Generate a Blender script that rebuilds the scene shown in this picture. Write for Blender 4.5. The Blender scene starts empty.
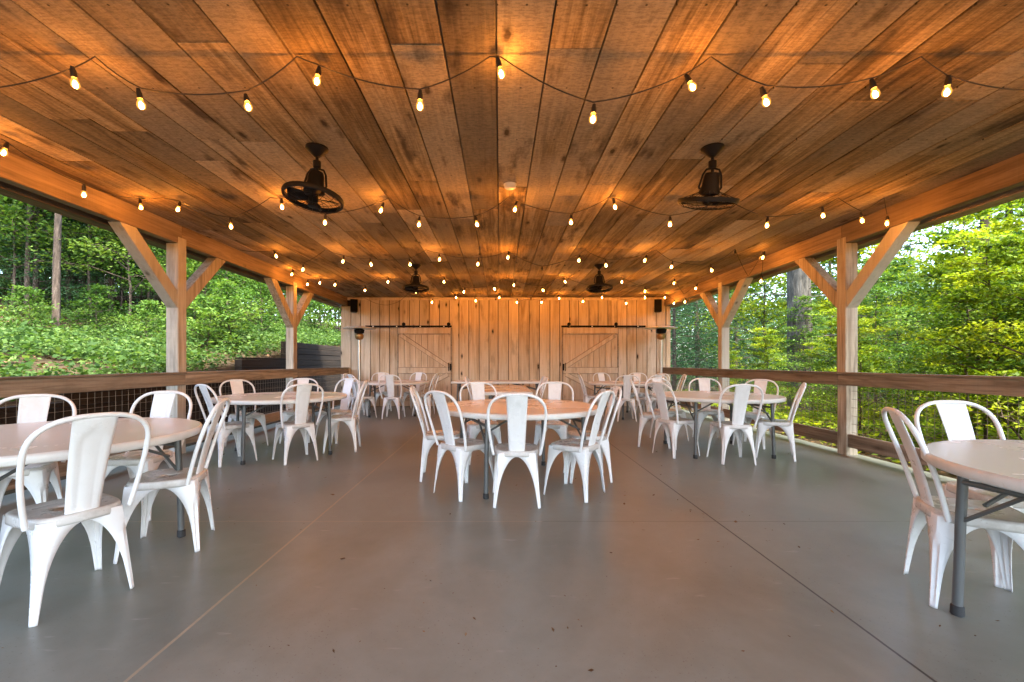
import bpy, bmesh, math, random
import numpy as np
from mathutils import Vector, Matrix
R = math.radians
random.seed(7); rng = np.random.default_rng(11)
scene = bpy.context.scene
COL = scene.collection

# ------------------------------------------------------------------ camera frame (metres; camera looks along +Y)
F, VX, VY, H = 430.0, 500.0, 363.0, 1.12
def at(px, py, Y):
    return Vector(((px - VX) * Y / F, Y, H + (VY - py) * Y / F))
XL, XR = -3.91, 4.20           # inner faces of the two post rows
ZC, ZB = 2.80, 2.58            # ceiling, beam bottom
YW = 11.0                      # end wall
Y0 = -2.6                      # open end behind the camera

# ------------------------------------------------------------------ node helpers
def new_mat(name):
    m = bpy.data.materials.new(name); m.use_nodes = True
    nt = m.node_tree; nt.nodes.clear()
    out = nt.nodes.new('ShaderNodeOutputMaterial')
    return m, nt, out
class N:
    def __init__(s, nt): s.nt = nt
    def __call__(s, typ, _in=None, **kw):
        n = s.nt.nodes.new('ShaderNode' + typ)
        for k, v in kw.items(): setattr(n, k, v)
        for k, v in (_in or {}).items():
            sock = n.inputs[k]
            if isinstance(v, bpy.types.NodeSocket): s.nt.links.new(v, sock)
            else: sock.default_value = v
        return n
    def ramp(s, fac, stops):
        n = s.nt.nodes.new('ShaderNodeValToRGB'); s.nt.links.new(fac, n.inputs[0])
        e = n.color_ramp.elements
        while len(e) < len(stops): e.new(0.5)
        for el, (p, c) in zip(e, stops):
            el.position = p; el.color = (c if len(c) == 4 else (*c, 1)) if not isinstance(c, (int, float)) else (c, c, c, 1)
        return n.outputs[0]
    def mix(s, fac, a, b, mode='MIX'):
        n = s.nt.nodes.new('ShaderNodeMix'); n.data_type = 'RGBA'; n.blend_type = mode
        for sock, v in ((n.inputs[0], fac), (n.inputs[6], a), (n.inputs[7], b)):
            if isinstance(v, bpy.types.NodeSocket): s.nt.links.new(v, sock)
            else: sock.default_value = v if not isinstance(v, tuple) or len(v) == 4 else (*v, 1)
        return n.outputs[2]
    def math(s, op, a, b=0.0):
        n = s.nt.nodes.new('ShaderNodeMath'); n.operation = op
        for sock, v in ((n.inputs[0], a), (n.inputs[1], b)):
            if isinstance(v, bpy.types.NodeSocket): s.nt.links.new(v, sock)
            else: sock.default_value = v
        return n.outputs[0]
def principled(n, out, col, rough, bump=None, metallic=0.0, strength=0.3, spec=None, dist=0.01):
    b = n('BsdfPrincipled', {'Metallic': metallic})
    for k, v in (('Base Color', col), ('Roughness', rough)):
        if isinstance(v, bpy.types.NodeSocket): n.nt.links.new(v, b.inputs[k])
        else: b.inputs[k].default_value = v if not isinstance(v, tuple) else (*v, 1)
    if spec is not None: b.inputs['Specular IOR Level'].default_value = spec
    if bump is not None:
        bp = n('Bump', {'Height': bump, 'Strength': strength, 'Distance': dist})
        n.nt.links.new(bp.outputs[0], b.inputs['Normal'])
    n.nt.links.new(b.outputs[0], out.inputs[0])
    return b

def wood(name, dark, mid, light, axis='Y', knots=0.5, stain=0.5, saw=0.4, grey=(.2, .17, .14), greyamt=.35, rough=.75, fine_dark=.34, face=None, speck=0.0, var=(.7, 1.25)):
    m, nt, out = new_mat(name); n = N(nt)
    tc = n('TexCoord').outputs['Object']
    tone = n('Attribute', attribute_name='tone').outputs['Fac']
    off = n('CombineXYZ', {'X': n.math('MULTIPLY', tone, 37.0), 'Y': n.math('MULTIPLY', tone, 91.0), 'Z': n.math('MULTIPLY', tone, 53.0)}).outputs[0]
    v = n('VectorMath', {0: tc, 1: off}, operation='ADD').outputs[0]
    sc = {'X': (.5, 7, 7), 'Y': (7, .5, 7), 'Z': (7, 7, .5)}[axis]
    scf = tuple(s * 5 if s > 1 else 1.6 for s in sc)
    mp = n('Mapping', {'Vector': v, 'Scale': sc}).outputs[0]
    mf = n('Mapping', {'Vector': v, 'Scale': scf}).outputs[0]
    g1 = n('TexNoise', {'Vector': mp, 'Scale': 1.0, 'Detail': 5.0, 'Roughness': .6, 'Distortion': 1.2}).outputs[0]
    g2 = n('TexNoise', {'Vector': mf, 'Scale': 1.0, 'Detail': 4.0, 'Roughness': .65, 'Distortion': .6}).outputs[0]
    base = n.ramp(g1, [(.3, dark), (.5, mid), (.72, light)])
    fine = n.ramp(g2, [(.32, (fine_dark, fine_dark * .92, fine_dark * .86)), (.58, (1.05, 1.05, 1.05))])
    c = n.mix(.75, base, fine, 'MULTIPLY')
    big = n('TexNoise', {'Vector': n('Mapping', {'Vector': v, 'Scale': tuple(.9 if s > 1 else .5 for s in sc)}).outputs[0], 'Scale': 1.6, 'Detail': 3.0}).outputs[0]
    gfac = n.math('MULTIPLY', n.ramp(n.math('ADD', big, n.math('MULTIPLY', n.math('SUBTRACT', n.math('FRACT', n.math('MULTIPLY', tone, 7.9)), .5), .3)), [(.42, 0.0), (.6, 1.0)]), greyamt)
    c = n.mix(gfac, c, grey)
    # dark stains and knots
    st = n('TexNoise', {'Vector': n('Mapping', {'Vector': v, 'Scale': tuple(5.0 if s > 1 else 1.3 for s in sc)}).outputs[0], 'Scale': 1.0, 'Detail': 4.0, 'Roughness': .6}).outputs[0]
    sf = n.math('MULTIPLY', n.ramp(st, [(.56, 0.0), (.68, 1.0)]), stain)
    c = n.mix(sf, c, (.045, .03, .02))
    ks = [3.3 if s > 1 else 1.35 for s in sc]
    wob = n('VectorMath', {0: n('TexNoise', {'Vector': v, 'Scale': 22.0, 'Detail': 2.0}).outputs['Color'], 1: (.06, .06, .06)}, operation='MULTIPLY').outputs[0]
    kw = n('VectorMath', {0: n('Mapping', {'Vector': v, 'Scale': tuple(ks)}).outputs[0], 1: wob}, operation='ADD').outputs[0]
    if face == 'Y':
        sk = n('SeparateXYZ', {0: kw}); kw = n('CombineXYZ', {'X': sk.outputs[0], 'Y': sk.outputs[2]}).outputs[0]
    vn = n('TexVoronoi', {'Vector': kw, 'Scale': 1.0, 'Randomness': 1.0}, voronoi_dimensions='2D' if face else '3D')
    kv = vn.outputs['Distance']; pick = n.ramp(n('SeparateColor', {0: vn.outputs['Color']}).outputs[0], [(.70, 0.0), (.74, 1.0)])
    kf = n.math('MULTIPLY', n.math('MULTIPLY', n.ramp(kv, [(.04, 1.0), (.065, .5), (.125, 0.0)]), pick), knots)
    c = n.mix(kf, c, (.03, .017, .010))
    if speck:
        spn = n('TexNoise', {'Vector': n('Mapping', {'Vector': v, 'Scale': tuple(28.0 if s > 1 else 75.0 for s in sc)}).outputs[0], 'Scale': 1.0, 'Detail': 3.0, 'Roughness': .8}).outputs[0]
        c = n.mix(speck, c, n.ramp(spn, [(.40, (.35, .33, .31)), (.55, (1.12, 1.12, 1.12))]), 'MULTIPLY')
    # saw marks across the board
    sm = tuple(1.5 if s > 1 else 70.0 for s in sc)
    sw = n('TexNoise', {'Vector': n('Mapping', {'Vector': v, 'Scale': sm}).outputs[0], 'Scale': 1.0, 'Detail': 2.0}).outputs[0]
    c = n.mix(saw, c, n.ramp(sw, [(.35, (.6, .58, .55)), (.65, (1.1, 1.1, 1.1))]), 'MULTIPLY')
    bright = n('MapRange', {'Value': n.math('FRACT', n.math('MULTIPLY', tone, 17.3)), 'To Min': var[0], 'To Max': var[1]}).outputs[0]
    c = n.mix(1.0, c, n('CombineColor', {0: bright, 1: bright, 2: bright}).outputs[0], 'MULTIPLY')
    if speck:
        sp = n('SeparateXYZ', {0: tc})
        dx = n.math('SUBTRACT', n.math('MODULO', n.math('ADD', sp.outputs[0], 20.0 * .1405 + .014 + .07), .1405), .07)
        dy = n.math('SUBTRACT', n.math('MODULO', n.math('ADD', sp.outputs[1], 30.0), .61), .3)
        nd = n.math('SQRT', n.math('ADD', n.math('MULTIPLY', dx, dx), n.math('MULTIPLY', dy, dy)))
        c = n.mix(n.ramp(nd, [(.0045, .85), (.008, 0.0)]), c, (.012, .01, .008))
    hgt = n.math('ADD', n.math('MULTIPLY', g2, 1.0), n.math('MULTIPLY', sw, .6))
    principled(n, out, c, rough, hgt, strength=.45, spec=.25)
    return m

M = {}
M['ceiling'] = wood('ceiling_boards', (.125, .082, .038), (.285, .20, .10), (.43, .325, .185), 'Y', .9, .9, .22, (.29, .25, .185), .7, .8, face='Z', speck=.42, var=(.5, 1.5))
M['beam'] = wood('beam_wood', (.15, .098, .054), (.25, .168, .098), (.34, .245, .152), 'Y', .7, .3, .05, (.30, .24, .18), .3)
M['post'] = wood('post_wood', (.31, .25, .175), (.45, .38, .285), (.54, .48, .38), 'Z', .7, .3, .05, (.48, .46, .40), .8, var=(.85, 1.1))
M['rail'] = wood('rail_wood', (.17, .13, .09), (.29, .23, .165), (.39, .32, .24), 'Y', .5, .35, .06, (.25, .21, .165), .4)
M['wall'] = wood('wall_boards', (.40, .29, .18), (.58, .455, .31), (.70, .58, .43), 'Z', 1, .35, .05, (.60, .52, .41), .4, fine_dark=.8, face='Y', var=(.84, 1.12))
M['door'] = wood('door_boards', (.44, .33, .22), (.55, .43, .30), (.64, .52, .38), 'Z', .3, .15, .04, (.52, .45, .36), .4, fine_dark=.85, face='Y', var=(.95, 1.05))
M['dark_wood'] = wood('weathered_timber', (.014, .009, .005), (.026, .017, .009), (.04, .027, .015), 'Y', .3, .4, .2, (.02, .016, .012), .4, .95)

def simple(name, col, rough, metallic=0.0, spec=None, dirt=None, dirtamt=.3, scale=6.0, roughvar=0.0):
    m, nt, out = new_mat(name); n = N(nt)
    tc = n('TexCoord').outputs['Object']
    oi = n('ObjectInfo').outputs['Random']
    v = n('VectorMath', {0: tc, 1: n('CombineXYZ', {'X': n.math('MULTIPLY', oi, 31.0), 'Y': n.math('MULTIPLY', oi, 17.0), 'Z': oi}).outputs[0]}, operation='ADD').outputs[0]
    ns = n('TexNoise', {'Vector': v, 'Scale': scale, 'Detail': 5.0, 'Roughness': .65}).outputs[0]
    c = (*col, 1)
    if dirt is not None:
        c = n.mix(n.math('MULTIPLY', n.ramp(ns, [(.45, 0.0), (.72, 1.0)]), dirtamt), col, dirt)
        sp = n('TexNoise', {'Vector': v, 'Scale': max(40.0, scale * 9), 'Detail': 3.0}).outputs[0]
        c = n.mix(n.math('MULTIPLY', n.ramp(sp, [(.66, 0.0), (.74, 1.0)]), dirtamt), c, dirt)
    else: c = n.mix(0.0, c, c)
    rr = n('MapRange', {'Value': ns, 'From Min': .3, 'From Max': .7, 'To Min': max(.02, rough - roughvar), 'To Max': rough + roughvar}).outputs[0]
    principled(n, out, c, rr, None, metallic, spec=spec)
    return m
M['chair'] = simple('white_painted_steel', (.74, .735, .715), .30, 0, .5, (.40, .33, .25), .12, 6.0, .08)
M['seat'] = simple('dusty_white_steel', (.56, .54, .50), .30, 0, .5, (.26, .20, .145), .55, 7.0, .12)
M['top'] = simple('white_plastic_top', (.70, .675, .635), .27, 0, .5, (.54, .49, .43), .16, 1.3, .03)
M['rim'] = simple('white_plastic_edge', (.66, .645, .60), .35, 0, .5, (.42, .35, .27), .3, 6.0, .08)
M['leg'] = simple('grey_steel_tube', (.11, .115, .11), .42, .3, .5, (.1, .08, .06), .3)
M['rubber'] = simple('black_rubber', (.02, .02, .02), .7)
M['black'] = simple('black_metal', (.006, .0055, .0055), .6, .0, .12, (.02, .016, .013), .3)
M['bronze'] = simple('oiled_bronze', (.007, .0065, .006), .55, .0, .2, (.02, .013, .009), .35, 12)
M['cord'] = simple('black_cord', (.02, .015, .012), .6)
M['wire'] = simple('rusty_wire', (.17, .125, .08), .6, .2)
M['steel'] = simple('brushed_steel', (.55, .53, .50), .3, .8, .5, (.3, .27, .22), .3)
M['dish'] = simple('pale_aluminium', (.78, .76, .72), .4, .25)
M['brass'] = simple('brass_burner', (.40, .24, .10), .35, .8)
M['white'] = simple('white_casing', (.7, .68, .64), .4)
M['grille'] = simple('black_grille', (.005, .005, .005), .9, 0, .1)
M['roof'] = simple('dark_roof', (.10, .095, .09), .7)

def emissive(name, col, s):
    m, nt, out = new_mat(name); n = N(nt)
    e = n('Emission', {'Color': (*col, 1), 'Strength': s}); nt.links.new(e.outputs[0], out.inputs[0])
    return m
M['bulb'] = emissive('glowing_filament', (1.0, .37, .06), 165.0)
def amber_glass():
    m, nt, out = new_mat('amber_bulb_glass'); n = N(nt)
    e = n('Emission', {'Color': (1.0, .40, .07, 1), 'Strength': .22}); tr = n('BsdfTransparent', {'Color': (1, .86, .62, 1)})
    mx = n('MixShader', {0: .55, 1: tr.outputs[0], 2: e.outputs[0]}); nt.links.new(mx.outputs[0], out.inputs[0])
    return m
M['glass'] = amber_glass()

def bark(name, a, b, c3, sc=1.0):
    m, nt, out = new_mat(name); n = N(nt)
    tc = n('TexCoord').outputs['Object']
    mp = n('Mapping', {'Vector': tc, 'Scale': (14 * sc, 14 * sc, 3.0 * sc)}).outputs[0]
    g = n('TexNoise', {'Vector': mp, 'Scale': 1.0, 'Detail': 6.0, 'Roughness': .7, 'Distortion': .8}).outputs[0]
    vo = n('TexVoronoi', {'Vector': mp, 'Scale': .8}).outputs['Distance']
    c = n.mix(.6, n.ramp(g, [(.3, a), (.52, b), (.72, c3)]), n.ramp(vo, [(.1, (.4, .4, .4)), (.5, (1, 1, 1))]), 'MULTIPLY')
    principled(n, out, c, .9, n.math('ADD', g, vo), strength=.8, spec=.15, dist=.03)
    return m
M['bark_brown'] = bark('brown_bark', (.035, .026, .019), (.085, .062, .046), (.17, .13, .10))
M['bark_grey'] = bark('grey_bark', (.03, .028, .022), (.095, .085, .068), (.21, .19, .155), .8)
M['bark_pale'] = bark('pale_bark', (.2, .19, .16), (.42, .40, .36), (.6, .58, .54))

def leaf(name, c0, c1, c2, trans=.45):
    m, nt, out = new_mat(name); n = N(nt)
    tone = n('Attribute', attribute_name='tone').outputs['Fac']
    oi = n('ObjectInfo').outputs['Random']
    t = n.math('ADD', tone, n.math('MULTIPLY', n.math('SUBTRACT', oi, .5), .22))
    c = n.ramp(t, [(.1, c0), (.5, c1), (.9, c2)])
    b = n('BsdfPrincipled', {'Base Color': c, 'Roughness': .6, 'Specular IOR Level': .16})
    tr = n('BsdfTranslucent', {'Color': n.mix(1.0, c, (1.25, 1.2, .6), 'MULTIPLY')})
    mx = n('MixShader', {0: trans, 1: b.outputs[0], 2: tr.outputs[0]})
    nt.links.new(mx.outputs[0], out.inputs[0])
    return m
M['leaf_yellow'] = leaf('yellow_green_leaf', (.045, .095, .006), (.135, .21, .010), (.28, .33, .014))
M['leaf_green'] = leaf('fresh_green_leaf', (.028, .07, .013), (.062, .135, .02), (.13, .20, .035))
M['leaf_dark'] = leaf('deep_green_leaf', (.016, .042, .014), (.035, .08, .024), (.075, .13, .04))
M['needle'] = leaf('blue_green_needles', (.022, .06, .026), (.05, .115, .05), (.10, .19, .07), .35)
M['ground_plant'] = leaf('woodland_plant_leaf', (.02, .05, .011), (.048, .105, .02), (.11, .175, .045))
M['dead_leaf'] = leaf('dry_leaf', (.06, .035, .018), (.14, .08, .04), (.24, .15, .085), .2)

def floor_mat():
    m, nt, out = new_mat('grey_sealed_concrete'); n = N(nt)
    tc = n('TexCoord').outputs['Object']
    n1 = n('TexNoise', {'Vector': tc, 'Scale': .8, 'Detail': 6.0, 'Roughness': .6, 'Distortion': .5}).outputs[0]
    n2 = n('TexNoise', {'Vector': tc, 'Scale': 7.0, 'Detail': 6.0, 'Roughness': .7}).outputs[0]
    c = n.ramp(n1, [(.3, (.138, .142, .115)), (.5, (.186, .192, .160)), (.7, (.235, .242, .206))])
    c = n.mix(.5, c, n.ramp(n2, [(.3, (.84, .82, .79)), (.68, (1.08, 1.08, 1.08))]), 'MULTIPLY')
    # brown leaf stains
    n3 = n('TexNoise', {'Vector': tc, 'Scale': 2.1, 'Detail': 2.0}).outputs[0]
    n4 = n('TexNoise', {'Vector': tc, 'Scale': 34.0, 'Detail': 5.0, 'Roughness': .72}).outputs[0]
    st = n.math('MULTIPLY', n.ramp(n3, [(.52, 0.0), (.66, 1.0)]), n.ramp(n4, [(.56, 0.0), (.74, 1.0)]))
    c = n.mix(n.math('MULTIPLY', st, .2), c, (.09, .055, .028))
    sp1 = n('TexNoise', {'Vector': tc, 'Scale': 95.0, 'Detail': 2.0}).outputs[0]
    spk = n.math('MULTIPLY', n.ramp(sp1, [(.66, 0.0), (.71, 1.0)]), n.ramp(n3, [(.40, .1), (.6, 1.0)]))
    c = n.mix(n.math('MULTIPLY', spk, .6), c, (.07, .042, .02))
    # pale scuffs
    sc = n('TexNoise', {'Vector': n('Mapping', {'Vector': tc, 'Scale': (5, 22, 1), 'Rotation': (0, 0, .5)}).outputs[0], 'Scale': 1.0, 'Detail': 3.0}).outputs[0]
    c = n.mix(n.math('MULTIPLY', n.ramp(sc, [(.68, 0.0), (.78, 1.0)]), .35), c, (.42, .40, .37))
    # control joints cut in the slab
    sep = n('SeparateXYZ', {0: tc})
    wob = n.math('MULTIPLY', n.math('SUBTRACT', n2, .5), .006)
    def line(sock, p, w): return n.math('LESS_THAN', n.math('ABSOLUTE', n.math('ADD', n.math('SUBTRACT', sock, p), wob)), w)
    dark = line(sep.outputs[0], 1.53, .0055)
    pale = line(sep.outputs[0], -1.317, .007)
    crossl = line(sep.outputs[1], 3.04, .004)
    for p in (5.9, 8.75, .18, -2.66): crossl = n.math('MAXIMUM', crossl, line(sep.outputs[1], p, .004))
    c = n.mix(dark, c, (.02, .016, .012))
    c = n.mix(n.math('MULTIPLY', pale, n.ramp(n4, [(.3, .5), (.5, 1.0)])), c, (.30, .24, .16))
    c = n.mix(n.math('MULTIPLY', crossl, .75), c, n.mix(n.math('GREATER_THAN', sep.outputs[0], .3), (.30, .25, .18), (.07, .055, .04)))
    rr = n('MapRange', {'Value': n1, 'From Min': .3, 'From Max': .7, 'To Min': .30, 'To Max': .42}).outputs[0]
    rr = n.math('ADD', rr, n.math('MULTIPLY', n.math('SUBTRACT', n2, .5), .10))
    bh = n.math('SUBTRACT', n.math('MULTIPLY', n2, .25), n.math('MAXIMUM', dark, n.math('MAXIMUM', pale, crossl)))
    principled(n, out, c, rr, bh, strength=.12, spec=.36)
    return m
M['floor'] = floor_mat()

def ground_mat():
    m, nt, out = new_mat('forest_floor'); n = N(nt)
    tc = n('TexCoord').outputs['Object']
    n1 = n('TexNoise', {'Vector': tc, 'Scale': .7, 'Detail': 7.0, 'Roughness': .7}).outputs[0]
    vo = n('TexVoronoi', {'Vector': tc, 'Scale': 14.0}).outputs['Color']
    c = n.ramp(n1, [(.3, (.025, .035, .012)), (.48, (.055, .042, .024)), (.7, (.11, .08, .052))])
    c = n.mix(.5, c, n.mix(.7, vo, (.6, .5, .4)), 'MULTIPLY')
    principled(n, out, c, .95, n1, strength=.6, spec=.1, dist=.05)
    return m
M['ground'] = ground_mat()

# ------------------------------------------------------------------ mesh helpers
class MB:
    """collects boxes, prisms and tubes; build() links them as one mesh object"""
    def __init__(s): s.v = []; s.f = []; s.t = []; s.sm = []
    def add(s, vs, fs, tone=None, smooth=False):
        o = len(s.v); s.v += [tuple(p) for p in vs]
        t = random.random() if tone is None else tone
        for f in fs: s.f.append([i + o for i in f]); s.t.append(t); s.sm.append(smooth)
        return s
    def box(s, x0, x1, y0, y1, z0, z1, tone=None):
        vs = [(x, y, z) for z in (z0, z1) for y in (y0, y1) for x in (x0, x1)]
        return s.add(vs, [(0, 2, 3, 1), (4, 5, 7, 6), (0, 1, 5, 4), (2, 6, 7, 3), (0, 4, 6, 2), (1, 3, 7, 5)], tone)
    def prism(s, poly, ax, a, b, tone=None):
        """poly of 2D points; extruded along axis ax ('X': points are (y,z); 'Y': (x,z); 'Z': (x,y))"""
        k = len(poly)
        def P(p, h): return {'X': (h, p[0], p[1]), 'Y': (p[0], h, p[1]), 'Z': (p[0], p[1], h)}[ax]
        vs = [P(p, a) for p in poly] + [P(p, b) for p in poly]
        fs = [tuple(range(k)), tuple(range(2 * k - 1, k - 1, -1))] + [(i, i + k, (i + 1) % k + k, (i + 1) % k) for i in range(k)]
        return s.add(vs, fs, tone)
    def tube(s, pts, r, n=8, closed=False, tone=None, cap=True, flat=1.0):
        pts = [Vector(p) for p in pts]; m = len(pts)
        rs = r if isinstance(r, (list, tuple)) else [r] * m
        tang = []
        for i in range(m):
            a = pts[(i - 1) % m] if (closed or i > 0) else pts[i]
            b = pts[(i + 1) % m] if (closed or i < m - 1) else pts[i]
            d = (b - a); tang.append(d.normalized() if d.length > 1e-9 else Vector((0, 0, 1)))
        up = Vector((0, 0, 1)) if abs(tang[0].z) < .9 else Vector((1, 0, 0))
        u = tang[0].cross(up).normalized(); vs = []
        for i in range(m):
            u = (u - tang[i] * u.dot(tang[i])).normalized(); w = tang[i].cross(u)
            for k in range(n):
                a = 2 * math.pi * k / n
                vs.append(pts[i] + (u * math.cos(a) + w * math.sin(a) * flat) * rs[i])
        fs = []
        for i in range(m if closed else m - 1):
            j = (i + 1) % m
            for k in range(n): fs.append((i * n + k, i * n + (k + 1) % n, j * n + (k + 1) % n, j * n + k))
        if cap and not closed: fs += [tuple(range(n - 1, -1, -1)), tuple((m - 1) * n + k for k in range(n))]
        return s.add(vs, fs, tone, True)
    def lathe(s, prof, n=24, c=(0, 0, 0), tone=None, cap=True):
        """prof: (radius, z) from one end to the other"""
        vs = []; fs = []
        for r, z in prof:
            for k in range(n):
                a = 2 * math.pi * k / n; vs.append((c[0] + r * math.cos(a), c[1] + r * math.sin(a), c[2] + z))
        for i in range(len(prof) - 1):
            for k in range(n): fs.append((i * n + k, i * n + (k + 1) % n, (i + 1) * n + (k + 1) % n, (i + 1) * n + k))
        if cap: fs += [tuple(range(n - 1, -1, -1)), tuple((len(prof) - 1) * n + k for k in range(n))]
        return s.add(vs, fs, tone, True)
    def mesh(s, name, mat, sharp=35):
        me = bpy.data.meshes.new(name); me.from_pydata(s.v, [], s.f)
        bm = bmesh.new(); bm.from_mesh(me); bmesh.ops.recalc_face_normals(bm, faces=bm.faces[:]); bm.to_mesh(me); bm.free()
        a = me.attributes.new('tone', 'FLOAT', 'FACE'); a.data.foreach_set('value', s.t)
        me.polygons.foreach_set('use_smooth', s.sm)
        if any(s.sm): me.set_sharp_from_angle(angle=R(sharp))
        me.materials.append(mat); return me
    def build(s, name, mat, parent=None, bevel=0, sharp=35, solid=0):
        o = bpy.data.objects.new(name, s.mesh(name, mat, sharp)); COL.objects.link(o)
        if parent: o.parent = parent
        if solid:
            md = o.modifiers.new('thickness', 'SOLIDIFY'); md.thickness = solid; md.offset = 0
        if bevel:
            md = o.modifiers.new('bevel', 'BEVEL'); md.width = bevel; md.segments = 2; md.limit_method = 'ANGLE'
        return o
def tag(o, label=None, cat=None, group=None, kind=None):
    if label: o['label'] = label
    if cat: o['category'] = cat
    if group: o['group'] = group
    if kind: o['kind'] = kind
    return o
def empty(name, loc=(0, 0, 0), rz=0, label=None, cat=None, group=None):
    o = bpy.data.objects.new(name, None); COL.objects.link(o); o.empty_display_size = .2
    o.location = loc; o.rotation_euler = (0, 0, rz); return tag(o, label, cat, group)
def copy_tree(o, parent=None):
    c = o.copy(); COL.objects.link(c); c.parent = parent
    for ch in list(o.children): copy_tree(ch, c)
    return c
def children(o): return [c for c in o.children]

# ------------------------------------------------------------------ ground
YSTEP = [(-40, 2.9, .52), (2.9, 5.1, .66), (5.1, 6.9, .82), (6.9, 8.6, .97), (8.6, 10.4, 1.24), (10.4, 15.0, 1.66), (15.0, 22.0, 1.9)]
XWALL = -5.30
def wall_top(y):
    pts = [(-40, .5), (2, .55), (4, .64), (6, .8), (7.8, .97), (9.6, 1.24), (12, 1.58), (18, 1.85), (40, 2.6), (160, 6)]
    for (a, za), (b, zb) in zip(pts, pts[1:]):
        if y <= b: return za + (zb - za) * (max(y, a) - a) / (b - a)
    return pts[-1][1]
def bumps(x, y):
    return .16 * math.sin(.7 * x + 1.3 * math.sin(.5 * y)) + .12 * math.sin(1.1 * y + .6 * x) + .05 * math.sin(2.7 * x - 1.9 * y)
def ground_z(x, y):
    if x < XWALL - .04:
        d = XWALL - .04 - x
        h = .17 * d if d < 30 else .17 * 30 + .12 * (d - 30)
        return wall_top(y) - .06 + h + bumps(x, y) * min(1, d / 2.5)
    if x > 4.5:
        d = x - 4.5
        return -.10 - .05 * min(d, 30) + bumps(x, y) * .5 * min(1, d / 3)
    back = max(0, y - 13.0)
    return -.12 + .04 * back
xs = list(np.linspace(-150, -40, 12)) + list(np.linspace(-36, -8, 36)) + list(np.linspace(-7.5, -5.6, 10)) + [XWALL - .06, XWALL - .035, XWALL + .3, -4.4, 0, 4.4, 4.6] + list(np.linspace(5, 12, 18)) + list(np.linspace(13, 40, 28)) + list(np.linspace(50, 150, 11))
ys = list(np.linspace(-80, -10, 12)) + list(np.linspace(-8, 30, 96)) + list(np.linspace(32, 60, 20)) + list(np.linspace(70, 200, 14))
g = MB()
gv = [(x, y, ground_z(x, y)) for y in ys for x in xs]; nx = len(xs)
g.add(gv, [(j * nx + i, j * nx + i + 1, (j + 1) * nx + i + 1, (j + 1) * nx + i) for j in range(len(ys) - 1) for i in range(nx - 1)], .5, True)
tag(g.build('ground', M['ground'], sharp=180), kind='structure')

# ------------------------------------------------------------------ floor slab
s = MB(); s.box(-4.20, 4.41, Y0, YW + .35, -.3, 0)
tag(s.build('floor', M['floor'], bevel=.012), kind='structure')

# ------------------------------------------------------------------ pavilion
pav = empty('pavilion', (0, YW, 0), 0, 'open timber pavilion with plank ceiling, braced posts and vertical board end wall', 'pavilion')
def pbuild(mb, name, mat, parent=pav, **k):
    o = mb.build(name, mat, None, **k)
    o.parent = parent
    if parent is pav: o.matrix_parent_inverse = Matrix.Translation((0, -YW, 0))
    return o
c = MB(); W = .281; i = 0
x = -.014 - W * 14
while x < XR:
    a, b = max(x, XL + .004), min(x + W - .010, XR - .004)
    if b - a > .03:
        y = Y0 - random.uniform(0, 3)
        while y < YW:
            L = random.choice((2.44, 3.05, 3.66, 4.27, 4.88)) * random.uniform(.9, 1.0); e = min(y + L, YW + .1)
            dz = random.uniform(0, .005)
            c.box(a, b, max(y, Y0), e - .006, ZC + dz, ZC + .024 + dz)
            y += L
    x += W
pbuild(c, 'ceiling', M['ceiling'], bevel=.003)
r = MB(); r.box(-4.95, 5.25, Y0 - .2, YW + .6, ZC + .032, ZC + .16, .5)
pbuild(r, 'roof', M['roof'])
for sx, xi in ((-1, XL), (1, XR)):
    def X2(a, b): return (min(xi + sx * a, xi + sx * b), max(xi + sx * a, xi + sx * b))
    m_ = MB(); a, b = X2(0, .10)
    for y0, y1 in ((Y0, -.6), (-.596, 5.29), (5.294, YW + .02)): m_.box(a, b, y0, y1, ZB, ZC + .03)
    pbuild(m_, 'beam', M['beam'], bevel=.004)
    m_ = MB(); a, b = X2(.24, .41)
    for y0, y1 in ((Y0, 1.5), (1.504, 8.2), (8.204, YW + .3)): m_.box(a, b, y0, y1, ZB - .004, ZC + .03)
    pbuild(m_, 'outer_beam', M['beam'], bevel=.004)
    for yp in (-.62, 2.30, 5.22, 8.14):
        p = MB(); a, b = X2(.004, .144)
        p.box(a, b, yp, yp + .14, -.002, ZB - .002)
        a, b = X2(-.004, .012); p.box(a, b, yp + .002, yp + .138, 1.0, ZB + .075, p.t[-1])
        po = pbuild(p, 'post', M['post'], bevel=.005)
        for dy in (-1, 1):
            q = MB(); y_ = yp if dy < 0 else yp + .14
            a, b = X2(.006, .136)
            q.prism([(y_ + dy * .001, 1.79), (y_ + dy * .001, 1.995), (y_ + dy * .585, ZB - .002), (y_ + dy * .79, ZB - .002)], 'X', a, b)
            bo = q.build('brace', M['post'], None, bevel=.004); bo.parent = po; bo.matrix_parent_inverse = Matrix.Identity(4)

# end wall: vertical boards over a dark backing
w = MB(); w.box(XL - .16, XR + .16, YW + .032, YW + .2, -.02, ZC + .03, .5)
bk = pbuild(w, 'wall_backing', M['dark_wood'])
w = MB(); x = XL - .16
while x < XR + .15:
    bw = random.choice((.235, .25, .25, .265)); e = min(x + bw - .016, XR + .16)
    w.box(x, e, YW, YW + .026, 0.01, ZC - .002 if XL < x < XR else ZB - .01); x += bw
pbuild(w, 'wall', M['wall'], bevel=.003)
w = MB(); w.box(XL + .01, XR - .01, YW - .03, YW - .002, ZC - .075, ZC - .006)
pbuild(w, 'wall_trim', M['wall'], bevel=.003)

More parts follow.
